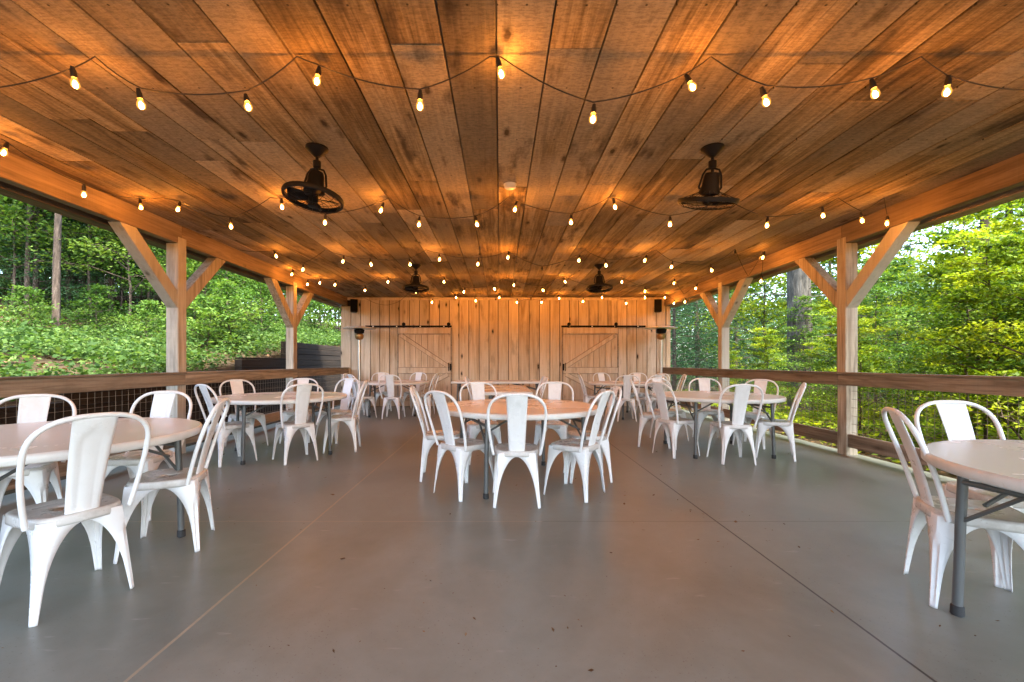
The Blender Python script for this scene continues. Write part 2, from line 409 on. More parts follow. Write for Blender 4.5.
# ------------------------------------------------------------------ railings, one per bay
def railing(sx, y0, y1, label):
    xi = XL if sx < 0 else XR
    t = empty('railing', (xi, y0, 0), 0, label, 'railing', 'railings between the posts')
    def X2(a, b): return (min(sx * a, sx * b), max(sx * a, sx * b))
    L = y1 - y0
    a, b = X2(-.046, -.006); m = MB().box(a, b, -.0 + .072, L + .068, .85, .985); m.build('top_rail', M['rail'], t, bevel=.004)
    a, b = X2(-.062, .10); m = MB().box(a, b, .072, L + .068, .987, 1.008); m.build('cap_board', M['rail'], t, bevel=.004)
    a, b = X2(.02, .06); m = MB().box(a, b, .142, L - .002, .10, .258); m.build('bottom_rail', M['rail'], t, bevel=.004)
    m = MB(); y = .17; xw = sx * .064
    while y < L - .02: m.tube([(xw, y, .2), (xw, y, .9)], .0022, 4); y += .076
    z = .28
    while z < .86: m.tube([(xw + sx * .004, .142, z), (xw + sx * .004, L - .002, z)], .0022, 4); z += .1
    m.build('wire_mesh', M['wire'], t)
bays = ((-.62, 2.30), (2.30, 5.22), (5.22, 8.14), (8.14, YW - .08))
names = {-1: ('timber railing behind the nearest left table, hillside outside', 'timber railing behind the left round table, next to dark retaining wall', 'short timber railing running into the left corner of the board wall'),
         1: ('timber railing behind the nearest right table, yellow-green thicket outside', 'timber railing right of the right round table, big grey trunk outside', 'short timber railing running into the right corner of the board wall')}
for sx in (-1, 1):
    for k, (a, b) in enumerate(bays[1:]): railing(sx, a, b, names[sx][k])

# ------------------------------------------------------------------ barn doors
def wx(px): return (px - VX) * YW / F
def wz(py): return H + (VY - py) * YW / F
def barn_door(x0, x1, flip, label):
    t = empty('barn_door', ((x0 + x1) / 2, YW - .05, 0), 0, label, 'barn door')
    hw = (x1 - x0) / 2; top = 2.015; mid0, mid1 = .86, 1.0
    m = MB(); n = 9; w = 2 * hw / n
    for k in range(n): m.box(-hw + k * w, -hw + (k + 1) * w - .007, .0, .024, .03, top, .0385 + .003 * random.random())
    m.build('door_panel', M['door'], t, bevel=.002)
    f = MB(); bw = .10
    for z0, z1 in ((.03, .17), (mid0, mid1), (top - .15, top)): f.box(-hw, hw, -.035, -.002, z0, z1, .0405)
    f.build('frame', M['door'], t, bevel=.003)
    s_ = flip
    for za, zb in ((mid1 + .005, top - .155), (mid0 - .005, .175)):
        xa, xb = s_ * (hw - .02), -s_ * (hw - .02)
        d = Vector((xb - xa, zb - za)).normalized(); nn = Vector((-d.y, d.x)) * .045
        p0, p1 = Vector((xa, za)) + d * .05, Vector((xb, zb)) - d * .05
        m = MB().prism([tuple(p0 + nn), tuple(p1 + nn), tuple(p1 - nn), tuple(p0 - nn)], 'Y', -.034, -.003, .041)
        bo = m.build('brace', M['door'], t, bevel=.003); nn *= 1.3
        MB().prism([tuple(p0 + nn), tuple(p1 + nn), tuple(p1 - nn), tuple(p0 - nn)], 'Y', -.004, -.0015, .5).build('shade_strip', M['rail'], bo)  # darker underlay standing in for the shadow line around the brace
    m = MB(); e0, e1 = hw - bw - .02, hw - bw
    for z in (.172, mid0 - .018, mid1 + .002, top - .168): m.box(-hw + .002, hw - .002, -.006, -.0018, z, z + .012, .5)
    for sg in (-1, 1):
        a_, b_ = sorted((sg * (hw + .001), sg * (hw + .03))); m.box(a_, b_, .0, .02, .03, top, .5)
    m.build('shade_strip', M['rail'], t)  # added dark strips: shade drawn along the cross rails and in the side gaps
    m = MB(); m.box(s_ * hw - .02, s_ * hw + .02, -.05, -.026, .93, 1.1); m.tube([(s_ * (hw - .05), -.03, 1.12), (s_ * (hw - .05), -.075, 1.08), (s_ * (hw - .05), -.075, .96), (s_ * (hw - .05), -.03, .92)], .009, 6)
    m.build('handle', M['black'], t)
    for px in (-hw + .14, hw - .05):
        m = MB(); m.box(px - .02, px + .02, -.034, -.025, 1.86, 2.1); m.lathe([(.045, -.01), (.045, .01)], 16)
        # wheel on its axle: turn the lathe to face the camera
        k = len(m.v) - 32
        for q in range(k, len(m.v)):
            vx_, vy_, vz_ = m.v[q]; m.v[q] = (px + vx_, -.045 + vz_, 2.105 + vy_)
        m.build('hanger', M['black'], t)
def track(x0, x1, label):
    t = empty('door_track', ((x0 + x1) / 2, YW - .05, 2.05), 0, label, 'door track', 'barn door tracks on the end wall')
    hw = (x1 - x0) / 2
    MB().box(-hw, hw, -.012, -.002, -.025, .025).build('track_rail', M['black'], t, bevel=.002)
    for k in range(4):
        xk = -hw + .2 + k * (2 * hw - .4) / 3
        MB().box(xk - .014, xk + .014, -.022, .046, -.014, .014).build('spacer_bolt', M['steel'], t)
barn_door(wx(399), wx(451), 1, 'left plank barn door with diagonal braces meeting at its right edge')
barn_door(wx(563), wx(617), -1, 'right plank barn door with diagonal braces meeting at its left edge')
track(wx(366), wx(452), 'black steel track above the left barn door')
track(wx(561), wx(645), 'black steel track above the right barn door')

# ------------------------------------------------------------------ patio heaters
def heater(x, y, label):
    t = empty('patio_heater', (x, y, 0), 0, label, 'patio heater', 'patio heaters at the corners of the end wall')
    MB().lathe([(.0, 0), (.24, 0), (.24, .03), (.2, .05), (.2, .62), (.17, .66), (.03, .67)], 28).build('tank_housing', M['steel'], t)
    MB().tube([(0, 0, .66), (0, 0, 1.68)], .033, 14).build('pole', M['steel'], t)
    MB().lathe([(.035, 1.68), (.08, 1.70), (.10, 1.74), (.10, 1.80), (.075, 1.83)], 24).build('burner', M['brass'], t)
    MB().lathe([(.085, 1.835), (.11, 1.85), (.12, 1.93), (.06, 1.96), (.02, 1.965)], 24).build('emitter_screen', M['black'], t)
    MB().lathe([(.385, 1.955), (.385, 1.96), (.30, 1.985), (.12, 2.005), (.03, 2.012), (.03, 2.004), (.12, 1.996), (.3, 1.976), (.38, 1.951)], 40).build('reflector', M['dish'], t)
heater(-3.42, 10.45, 'tall steel patio heater in the left corner of the wall')
heater(3.89, 10.38, 'tall steel patio heater in the right corner of the wall')

# ------------------------------------------------------------------ speakers
def speaker(x, label, rz):
    t = empty('speaker', (x, YW - .16, 2.56), rz, label, 'speaker', 'speakers under the ceiling corners')
    MB().prism([(-.09, -.09), (.09, -.09), (.06, .09), (-.06, .09)], 'Z', -.16, .16).build('cabinet', M['black'], t, bevel=.01)
    MB().box(-.075, .075, -.1, -.092, -.145, .145).build('grille', M['grille'], t, bevel=.003)
    MB().box(-.015, .015, .09, .15, -.03, .03).build('bracket', M['black'], t)
speaker(-3.68, 'small black speaker mounted high in the left corner of the wall', R(18))
speaker(3.98, 'small black speaker mounted high in the right corner of the wall', R(-18))

# ------------------------------------------------------------------ ceiling fans
def make_fan():
    t = empty('ceiling_fan', (0, 0, ZC))
    MB().lathe([(.085, 0), (.085, -.012), (.05, -.045), (.022, -.07), (.012, -.075)], 24).build('canopy', M['bronze'], t)
    m = MB(); m.tube([(0, 0, -.07), (0, 0, -.2)], .012, 10); m.lathe([(.02, -.1), (.03, -.105), (.03, -.15), (.022, -.16)], 16)
    m.build('downrod', M['bronze'], t)
    P = (0, 0, -.19)
    def head(mb, name, mat=M['bronze'], solid=0):
        o = mb.build(name, mat, t, solid=solid); o.location = P; return o
    head(MB().lathe([(.02, 0), (.05, -.005), (.058, -.03), (.064, -.10), (.075, -.13), (.078, -.16), (.03, -.175)], 24), 'motor_housing')
    m = MB()
    for sg in (-1, 1): m.tube([(0, 0, .03), (sg * .05, 0, .02), (sg * .072, 0, -.02), (sg * .088, 0, -.11), (sg * .08, 0, -.125)], .008, 6)
    head(m, 'yoke')
    ring = [(.22 * math.cos(a), .22 * math.sin(a), -.21) for a in np.linspace(0, 2 * math.pi, 48, endpoint=False)]
    m = MB(); m.lathe([(.205, -.195), (.222, -.195), (.226, -.21), (.222, -.228), (.205, -.228), (.2, -.21), (.205, -.195)], 48)
    m.f = m.f[:-2]; m.t = m.t[:-2]; m.sm = m.sm[:-2]
    head(m, 'guard_ring')
    m = MB()
    for k in range(16):
        a = 2 * math.pi * k / 16; ca, sa = math.cos(a), math.sin(a)
        m.tube([(.215 * ca, .215 * sa, -.225), (.18 * ca, .18 * sa, -.255), (.1 * ca, .1 * sa, -.272), (.03 * ca, .03 * sa, -.276)], .0018, 4)
        m.tube([(.07 * ca, .07 * sa, -.14), (.14 * ca, .14 * sa, -.17), (.212 * ca, .212 * sa, -.2)], .0018, 4)
    for rr, zz in ((.18, -.255), (.12, -.269), (.06, -.275), (.14, -.17)):
        m.tube([(rr * math.cos(a), rr * math.sin(a), zz) for a in np.linspace(0, 2 * math.pi, 32, endpoint=False)], .0018, 4, closed=True)
    m.lathe([(.01, -.27), (.035, -.272), (.035, -.28), (.01, -.284)], 16)
    head(m, 'cage')
    for k in range(4):
        a = R(90 * k + 20); ca, sa = math.cos(a), math.sin(a); m = MB(); v = []
        for rr, hw, tw in ((.03, .02, .012), (.08, .05, .018), (.14, .066, .02), (.185, .05, .018)):
            for sg in (-1, 1): v.append((rr * ca - sg * hw * sa, rr * sa + sg * hw * ca, -.213 + sg * tw))
        m.add(v, [(2 * q, 2 * q + 1, 2 * q + 3, 2 * q + 2) for q in range(3)], None, True)
        head(m, 'blade', solid=.003)
    m = MB().lathe([(.03, -.17), (.036, -.18), (.036, -.235), (.02, -.245)], 16); head(m, 'hub')
    return t
fan = make_fan()
FANS = [(-1.43, 3.36, (-6, 5), 'dark caged ceiling fan, near left one, tipped to show its open ring'),
        (1.66, 3.36, (17, 2), 'dark caged ceiling fan, near right one, with flat ring and wire basket'),
        (-1.44, 7.37, (-4, 0), 'small looking dark ceiling fan in front of the left barn door'),
        (1.70, 7.37, (-6, 0), 'small looking dark ceiling fan in front of the right barn door')]
for k, (x, y, (tx, ty), lab) in enumerate(FANS):
    o = fan if k == 0 else copy_tree(fan)
    o.location = (x, y, ZC); tag(o, lab, 'ceiling fan', 'caged ceiling fans')
    for ch in o.children:
        if ch.name.split('.')[0] not in ('canopy', 'downrod'): ch.rotation_euler = (R(tx), R(ty), 0)

# small white sensor on the ceiling
t = empty('smoke_detector', (.095, 4.04, ZC - .002), 0, 'small white smoke detector on the plank ceiling', 'smoke detector')
MB().lathe([(.01, -.04), (.04, -.04), (.052, -.032), (.056, -.008)], 24).build('casing', M['white'], t)
MB().lathe([(.06, -.008), (.062, -.004), (.062, 0)], 24).build('base', M['white'], t)

# ------------------------------------------------------------------ string lights
bulb_me = MB().lathe([(.004, -.028), (.012, -.0265), (.0185, -.020), (.0215, -.010), (.0205, .001), (.016, .011), (.0125, .019), (.011, .028)], 12)
nglass = len(bulb_me.f)
bulb_me.lathe([(.003, -.026), (.008, -.023), (.0115, -.012), (.010, .0), (.004, .012)], 8)
nall = len(bulb_me.f); bulb_me = bulb_me.mesh('bulb', M['glass'], 80)
bulb_me.materials.append(M['bulb']); bulb_me.polygons.foreach_set('material_index', [0] * nglass + [1] * (nall - nglass))
sock_me = MB().lathe([(.010, .080), (.011, .068), (.0145, .058), (.0155, .036), (.014, .027)], 12).mesh('socket', M['cord'])
def string(label, Y, items, mid=True):
    """items: left to right; ('h',px[,Y]) a hook on the ceiling, (px,py[,Y]) a lit bulb, ('s',px,py) an empty socket, ('w',px,py[,Y]) a wire point"""
    pts = []; bulbs = []
    for it in items:
        if it[0] == 'h':
            y = it[2] if len(it) > 2 else Y; pts.append((Vector(((it[1] - VX) * y / F, y, ZC - .012)), 0))
        elif it[0] in ('s', 'w'):
            y = it[3] if len(it) > 3 else Y; p = at(it[1], it[2], y); pts.append((p + Vector((0, 0, .086 if it[0] == 's' else 0)), 0))
            if it[0] == 's': bulbs.append((p, False))
        else:
            y = it[2] if len(it) > 2 else Y; p = at(it[0], it[1], y); p.z = min(p.z, ZC - .1)
            pts.append((p + Vector((0, 0, .086)), 1)); bulbs.append((p, True))
    org = Vector((0, Y, ZC))
    t = empty('string_lights', org, 0, label, 'string lights', 'strings of bulbs under the ceiling')
    path = []
    for (a, _), (b, _) in zip(pts, pts[1:]):
        L = (b - a).length; k = max(2, int(L / .07))
        for q in range(k):
            u = q / k; p = a.lerp(b, u); p.z -= .10 * L * u * (1 - u) * (2.0 if L > .3 else 1.0); path.append(p - org)
    path.append(pts[-1][0] - org)
    MB().tube(path, .0036, 6).build('cord', M['cord'], t)
    for p, lit in bulbs:
        tilt = (random.uniform(-.25, .25), random.uniform(-.35, .35), 0)
        so = bpy.data.objects.new('bulb' if lit else 'socket', bulb_me if lit else sock_me); COL.objects.link(so)
        so.parent = t; so.location = p - org; so.rotation_euler = tilt
        if lit:
            b = bpy.data.objects.new('socket', sock_me); COL.objects.link(b); b.parent = so
string('string of warm bulbs nearest overhead, in front of the two near fans', 2.34, [('h', -205), (-130, 90), (-45, 106), (75, 83), ('h', 95), (141, 104), (248, 106), ('h', 297), (317, 80), (420, 105), ('h', 490), (501, 67), (593, 118), (692, 86), ('h', 711), (766, 101), (875, 93), ('h', 921), (947, 91), (1045, 106), ('h', 1120), (1150, 92)])
string('second string of warm bulbs, passing behind the two near fans', 4.34, [('w', -180, 40, 2.34), (-60, 118, 2.9), (4, 152, 3.12), (84, 194, 3.72), (141, 207), ('h', 163), (178, 209), (231, 226), ('h', 270), (282, 202), (325, 222), (381, 210), ('h', 389), (419, 224), (477, 224), ('h', 508), (515, 209), (571, 222), ('h', 608), (615, 204), (670, 224), ('h', 725), (767, 225), (823, 215), ('h', 838), (862, 220), ('h', 884), (887, 223)])
string('third string of warm bulbs, across the middle of the ceiling', 6.34, [('h', 240), (276, 252), (303, 269), ('h', 325), (343, 261), (371, 264), (410, 264), ('h', 426), (439.5, 259), (478, 263.6), (508, 257), ('s', 542, 272), (579, 260), ('h', 585), (606, 265), (645, 260), ('h', 656), (671.5, 266.5), (711.6, 270), ('h', 734), ('s', 735, 255), ('w', 748, 276), (763, 257), ('w', 762.5, 270), (761, 281)])
string('fourth string of warm bulbs, level with the two far fans', 8.34, [(292, 274, 7.6), (307.5, 284), (320, 282.6), (335, 284.4), (365, 290), ('h', 378), (388, 278.6), (415.5, 291.5), ('h', 432), (444, 280.5), (464, 291.6), (494.4, 288.7), ('h', 505), (514, 284.7), (543, 290), ('h', 558), (565, 281), (594, 290), ('h', 612), (622, 278), (645, 291), (674, 283), ('w', 684, 294), (696, 288)])
string('last string of warm bulbs, along the top of the board wall', 10.34, [('w', 347, 296), ('w', 365, 298), ('w', 375, 303), ('w', 388, 305), ('w', 398, 302), ('h', 408), (432, 302), (456, 295.5), (475.7, 300.5), (499.4, 296), (517, 302), (541.6, 302), (559, 298), (583, 301), (602, 297), (626, 303), (645, 294), (665, 296), (674, 303, 10.2), (685, 301.6, 9.2)])

# ------------------------------------------------------------------ chairs
def back_y(z): u = (z - .42) / .465; return -.158 - .128 * u + .012 * math.sin(math.pi * min(max(u, 0), 1))
def make_chair():
    t = empty('metal_chair')
    # seat pan
    m = MB(); v = []; fs = []; n = 40
    rings = [(.06, -.006), (.4, -.005), (.75, -.003), (.88, .0), (.95, .001), (.985, -.002), (1.0, -.010), (1.006, -.03), (1.004, -.042)]
    for s_, z in rings:
        for k in range(n):
            a = 2 * math.pi * k / n; cx, sy = math.cos(a), math.sin(a)
            X = math.copysign(abs(cx) ** .55, cx); Y = math.copysign(abs(sy) ** .55, sy)
            v.append(((.176 + .012 * Y) * X * s_, .006 + .178 * Y * s_, .432 + z))
    for i in range(len(rings) - 1):
        for k in range(n): fs.append((i * n + k, i * n + (k + 1) % n, (i + 1) * n + (k + 1) % n, (i + 1) * n + k))
    m.add(v, fs, .5, True); m.build('seat', M['seat'], t, sharp=50, solid=.003)
    # four pressed-steel legs, flared into the apron
    for sx in (-1, 1):
        for sy in (-1, 1):
            m = MB(); v = []; fs = []
            top = Vector((sx * (.160 + .010 * sy), .006 + sy * .170, .418)); foot = Vector((sx * (.192 + .008 * sy), .006 + sy * (.205 if sy > 0 else .198), 0))
            dx, dy = Vector((-sx, 0, 0)), Vector((0, -sy, 0)); zs = [.0, .012, .05, .1, .15, .2, .24, .275, .3, .32, .34, .355, .368, .378, .386, .394, .405, .418]
            for z in zs:
                u = z / .418; C = foot.lerp(top, u ** .92)
                lw = .021 + .033 * u; za, zb = .10, .388
                k = min(max((z - za) / (zb - za), 0), 1); arch = 1 - math.sqrt(max(0, 1 - k ** 2.4))
                Lx = lw + (abs(C.x) - lw) * arch; Ly = lw + (abs(C.y - .006) - lw) * arch
                g_ = .013 + .009 * u; kk = 1.0 if u < .55 else max(.3, 1 - (u - .55) / .3)
                kk *= min(1, .5 + u * 4)
                for p in (C + dx * Lx, C + dx * (Lx + g_) * .5, C + dx * g_, C + (dx + dy) * g_ * .9 * kk, C + dy * g_, C + dy * (Ly + g_) * .5, C + dy * Ly): v.append(p)
            w_ = 7
            for i in range(len(zs) - 1):
                for k in range(w_ - 1): fs.append((i * w_ + k, i * w_ + k + 1, (i + 1) * w_ + k + 1, (i + 1) * w_ + k))
            m.add(v, fs, .5, True); m.build('leg', M['chair'], t, sharp=42, solid=.003)
    # tube hoop
    pts = []
    for k in range(9): u = k / 8; z = .405 + .315 * u; pts.append((.184 + .036 * math.sin(u * math.pi / 2), z))
    for k in range(1, 13):
        a = math.pi / 2 * k / 12; pts.append((.220 * (math.cos(a) ** .72 if k < 12 else 0), .72 + .163 * math.sin(a) ** .8))
    full = [(x, back_y(z) + (.03 if z < .43 else 0) * 0, z) for x, z in pts] + [(-x, back_y(z), z) for x, z in reversed(pts[:-1])]
    full = [(x, y + .02 * (1 - min(1, (z - .405) / .45)) * min(1, abs(x) / .18), z) for x, y, z in full]
    MB().tube(full, .0115, 10, tone=.5).build('back_frame', M['chair'], t, sharp=80)
    # pressed splat
    m = MB(); nu, nv = 13, 22; v = []; fs = []
    for j in range(nv):
        q = j / (nv - 1); z = .415 + .468 * q; hw = .062 + .020 * q
        for i_ in range(nu):
            p = -1 + 2 * i_ / (nu - 1)
            inner = max(abs(p) / .62, ((q - .5) / .34) if q > .5 else 0)
            if q > .62: inner = math.hypot(abs(p) / .62, max(0, (q - .66) / .2))
            emb = .008 if (inner < 1 and q > .04) else 0
            v.append((p * hw, back_y(z) + .004 - .010 * (1 - p * p) + .012 * (p * p) * (1 - q) - emb * -1, z))
    for j in range(nv - 1):
        for i_ in range(nu - 1): a = j * nu + i_; fs.append((a, a + 1, a + nu + 1, a + nu))
    m.add(v, fs, .5, True); m.build('backrest', M['chair'], t, sharp=60, solid=.0028)
    return t
chair = make_chair()
G1 = 'white metal chairs around the tables'
CH = [  # rear feet x, y, facing dx, dy, label
 (.13, 3.31, .02, 1, 'white metal chair front and centre, its back squarely to us, at the centre table'),
 (-.45, 3.585, .7, .72, 'white metal chair at the centre table, turned right, just left of the central one'),
 (-.77, 4.22, 1, .08, 'white metal chair on the far left side of the centre table, half hidden by another'),
 (-.25, 5.15, .25, -1, 'white metal chair behind the centre table, facing us, left one of two'),
 (.65, 5.15, -.25, -1, 'white metal chair behind the centre table, facing us, right one with tan backrest'),
 (.805, 3.58, -.66, .5, 'white metal chair at the centre table, turned left, just right of the central one'),
 (1.05, 4.2, -1, -.02, 'white metal chair on the far right side of the centre table, mostly behind another'),
 (-3.16, 4.70, .53, .85, 'white chair with grey backrest seen from behind, left end of the middle left table'),
 (-3.58, 5.9, .8, -.55, 'white metal chair against the left railing, behind the middle left table, left of three'),
 (-2.95, 6.4, .2, -1, 'white metal chair behind the middle left table, middle of three facing us'),
 (-2.3, 6.4, -.4, -1, 'white metal chair behind the middle left table, rightmost of three facing us'),
 (-1.83, 5.58, -.97, -.16, 'white metal chair seen edge-on at the right end of the middle left table'),
 (-2.22, 4.82, -.68, .72, 'white metal chair with its back to us at the front of the middle left table'),
 (3.08, 6.45, -.25, -1, 'white metal chair facing us behind the middle right table, before the railing post'),
 (3.6, 5.98, -.75, -.65, 'white metal chair facing us against the right railing, just right of the second post'),
 (3.45, 5.03, -.85, .5, 'white metal chair seen edge-on at the right end of the middle right table'),
 (2.63, 4.72, .08, 1, 'white metal chair with its back to us at the front of the middle right table'),
 (1.965, 5.2, .9, .38, 'white metal chair with tan backrest at the left end of the middle right table'),
 (1.9, 5.92, .93, -.3, 'white metal chair behind the tan-backed one, left of the middle right table'),
 (2.42, 6.5, .25, -1, 'white metal chair facing us behind the left part of the middle right table'),
 (-1.90, 1.98, -.9, .44, 'large white metal chair nearest us, in the left foreground with its back turned'),
 (-1.85, 2.72, -.93, -.36, 'white metal chair in side view at the right end of the nearest left table'),
 (-2.72, 3.42, .1, -1, 'white metal chair facing us behind the nearest left table, by the railing'),
 (-3.33, 3.05, .5, -.85, 'white metal chair cut by the left picture edge, behind the nearest left table'),
 (2.06, 2.13, .88, -.47, 'white metal chair seen from its back edge, left of the nearest right table'),
 (2.72, 2.52, -.1, -1, 'white metal chair facing us behind the nearest right table, against the railing'),
 (-2.85, 10.35, .35, -1, 'white metal chair facing us behind the far left table, left of the barn door'),
 (-2.0, 10.42, -.3, -1, 'white metal chair facing us behind the far left table, in front of the barn door'),
 (-1.45, 9.3, -1, .12, 'white metal chair in side view at the right end of the far left table'),
 (-2.18, 8.56, .03, 1, 'white metal chair with its back to us at the front of the far left table'),
 (-2.95, 8.68, .7, .7, 'white metal chair with its back to us, left front of the far left table'),
 (-3.3, 9.45, 1, -.05, 'white metal chair at the left end of the far left table, near the corner'),
 (1.78, 9.2, 1, -.05, 'white metal chair in side view at the left end of the far right table'),
 (2.42, 10.15, .25, -1, 'white metal chair facing us behind the far right table, before the barn door'),
 (3.2, 10.05, -.4, -1, 'white metal chair facing us behind the far right table, right of the barn door'),
 (2.43, 8.22, .1, 1, 'white chair with grey backrest turned to us, front of the far right table'),
 (3.02, 8.34, -.3, .95, 'white metal chair with its back to us, right front of the far right table'),
 (3.66, 8.75, -.95, .2, 'white metal chair in side view at the right end of the far right table'),
 (3.52, 9.5, -.85, -.5, 'white metal chair near the right heater, behind the right end of the far right table'),
 (-.50, 7.45, 1, -.05, 'white metal chair at the left side of the long narrow table, behind the centre table'),
 (.66, 6.85, -1, .05, 'white metal chair at the right side of the long narrow table, nearer one of two'),
 (.68, 7.5, -1, -.05, 'white metal chair at the right side of the long narrow table, farther one of two'),
]
for k, (x, y, dx, dy, lab) in enumerate(CH):
    o = chair if k == 0 else copy_tree(chair)
    d = Vector((dx, dy)).normalized()
    o.location = (x + .192 * d.x, y + .192 * d.y, .001); o.rotation_euler = (0, 0, math.atan2(-d.x, d.y))
    tag(o, lab, 'chair', G1)

# ------------------------------------------------------------------ tables
ZT = .715
def folding_legs(t, ax, ay, rail=True):
    for sx in (-1, 1):
        for sy in (-1, 1):
            l = MB().tube([(sx * ax, sy * ay, .035), (sx * ax * .985, sy * ay * .985, .4), (sx * ax * .97, sy * ay * .97, ZT - .05)], .0185, 12).build('leg', M['leg'], t)
            MB().lathe([(.021, 0), (.024, .004), (.023, .04), (.019, .045)], 14, (sx * ax, sy * ay, 0)).build('rubber_foot', M['rubber'], l)
        MB().tube([(sx * ax * .985, -ay * .985, ZT - .12), (sx * ax * .985, ay * .985, ZT - .12)], .013, 10).build('cross_bar', M['leg'], t)
        for sy in (-1, 1):
            MB().tube([(sx * ax * .985, sy * ay * .8, ZT - .2), (sx * ax * .35, sy * ay * .75, ZT - .055)], .009, 8).build('strut', M['leg'], t)
            MB().tube([(sx * ax * .985, sy * ay * .985, ZT - .30), (sx * ax * .985, sy * ay * .35, ZT - .06)], .009, 8).build('strut', M['leg'], t)
def round_top(t, r):
    MB().lathe([(r - .05, ZT - .02), (r - .03, ZT - .042), (r - .008, ZT - .047), (r, ZT - .040), (r + .001, ZT - .012), (r - .004, ZT - .003), (r - .011, ZT - .0005), (r - .03, ZT - .02), (r - .05, ZT - .02)], 96, cap=False).build('rim', M['rim'], t, sharp=60)
    m = MB().lathe([(r - .045, ZT - .03), (r - .045, ZT - .016), (r - .013, ZT - .004), (r - .0115, ZT), (.3, ZT + .0006)], 96)
    m.build('tabletop', M['top'], t, sharp=30)
rt = empty('round_table'); round_top(rt, .76); folding_legs(rt, .46, .46)
TB = [(.18, 4.13, 18, 'round white folding table at front centre, with a tan sheen on its top'),
      (-2.72, 5.38, 35, 'round white folding table left of the centre one, beside the left railing'),
      (2.75, 5.5, 0, 'round white folding table right of the centre one, bright top beside the right railing'),
      (-2.62, 2.45, 75, 'round table with greyish brown top in the left foreground, cut by the picture edge'),
      (2.56, 1.53, 9, 'round table with bright white top in the right foreground, cut by the picture edge'),
      (-2.32, 9.4, 10, 'round table far back in front of the left barn door'),
      (2.65, 9.1, 25, 'round table far back in front of the right barn door')]
for k, (x, y, a, lab) in enumerate(TB):
    o = rt if k == 0 else copy_tree(rt)
    o.location = (x, y, 0); o.rotation_euler = (0, 0, R(a)); tag(o, lab, 'table', 'round folding tables')
def rect_table(x, y, hx, hy, label):
    t = empty('folding_table', (x, y, 0), 0, label, 'table')
    MB().box(-hx, hx, -hy, hy, ZT - .045, ZT - .002).build('rim', M['rim'], t, bevel=.008)
    MB().box(-hx + .012, hx - .012, -hy + .012, hy - .012, ZT - .03, ZT).build('tabletop', M['top'], t, bevel=.001)
    folding_legs(t, hx - .12, hy - .12 if hy > hx else hy - .06)
rect_table(.10, 6.9, .36, .92, 'long narrow folding table seen end-on behind the centre table')
rect_table(-.04, 9.75, 1.03, .37, 'long white folding table standing crosswise near the board wall')

# ------------------------------------------------------------------ retaining wall, outside left
t = empty('retaining_wall', (XWALL, 2, 0), 0, 'dark stepped timber retaining wall below the hillside, outside the left railing', 'wall')
for y0, y1, z in YSTEP[1:]:
    m = MB(); z0 = -.15
    while z0 < z - .02:
        z1 = min(z0 + .15, z); off = random.uniform(0, .012)
        m.box(-off, .13 + off, y0 - 2 + .003, y1 - 2 - .003, z0, z1 - .006); z0 += .15
    m.build('timber_course', M['dark_wood'], t, bevel=.006)

# ------------------------------------------------------------------ vegetation
def leaf_mesh(name, cen, size, mat, flat=.6, tone=None, ratio=.55, droop=.25):
    cen = np.asarray(cen, float); n = len(cen)
    size = np.broadcast_to(np.asarray(size, float), (n,))[:, None] * rng.uniform(.65, 1.3, (n, 1))
    a = rng.uniform(0, 2 * np.pi, n)
    d = np.stack([np.cos(a), np.sin(a), rng.normal(-droop, .3, n)], 1); d /= np.linalg.norm(d, axis=1, keepdims=True)
    nr = rng.normal(0, 1, (n, 3)) * (1 - flat); nr[:, 2] += flat * 1.2
    sd = np.cross(d, nr); sd /= np.linalg.norm(sd, axis=1, keepdims=True) + 1e-9
    nn = np.cross(sd, d)
    v = np.empty((n, 4, 3)); h = size * .5
    v[:, 0] = cen - d * h; v[:, 1] = cen + sd * h * ratio - nn * h * .12 - d * h * .15
    v[:, 2] = cen + d * h - nn * h * .25; v[:, 3] = cen - sd * h * ratio - nn * h * .12 - d * h * .15
    me = bpy.data.meshes.new(name)
    me.vertices.add(4 * n); me.loops.add(4 * n); me.polygons.add(n)
    me.vertices.foreach_set('co', v.reshape(-1)); me.loops.foreach_set('vertex_index', np.arange(4 * n, dtype=np.int32))
    me.polygons.foreach_set('loop_start', np.arange(0, 4 * n, 4, dtype=np.int32)); me.update(calc_edges=True)
    tn = rng.uniform(.15, .85, n) if tone is None else np.clip(np.asarray(tone) + rng.normal(0, .14, n), 0, 1)
    at_ = me.attributes.new('tone', 'FLOAT', 'FACE'); at_.data.foreach_set('value', tn.astype(np.float32))
    me.materials.append(mat); return me

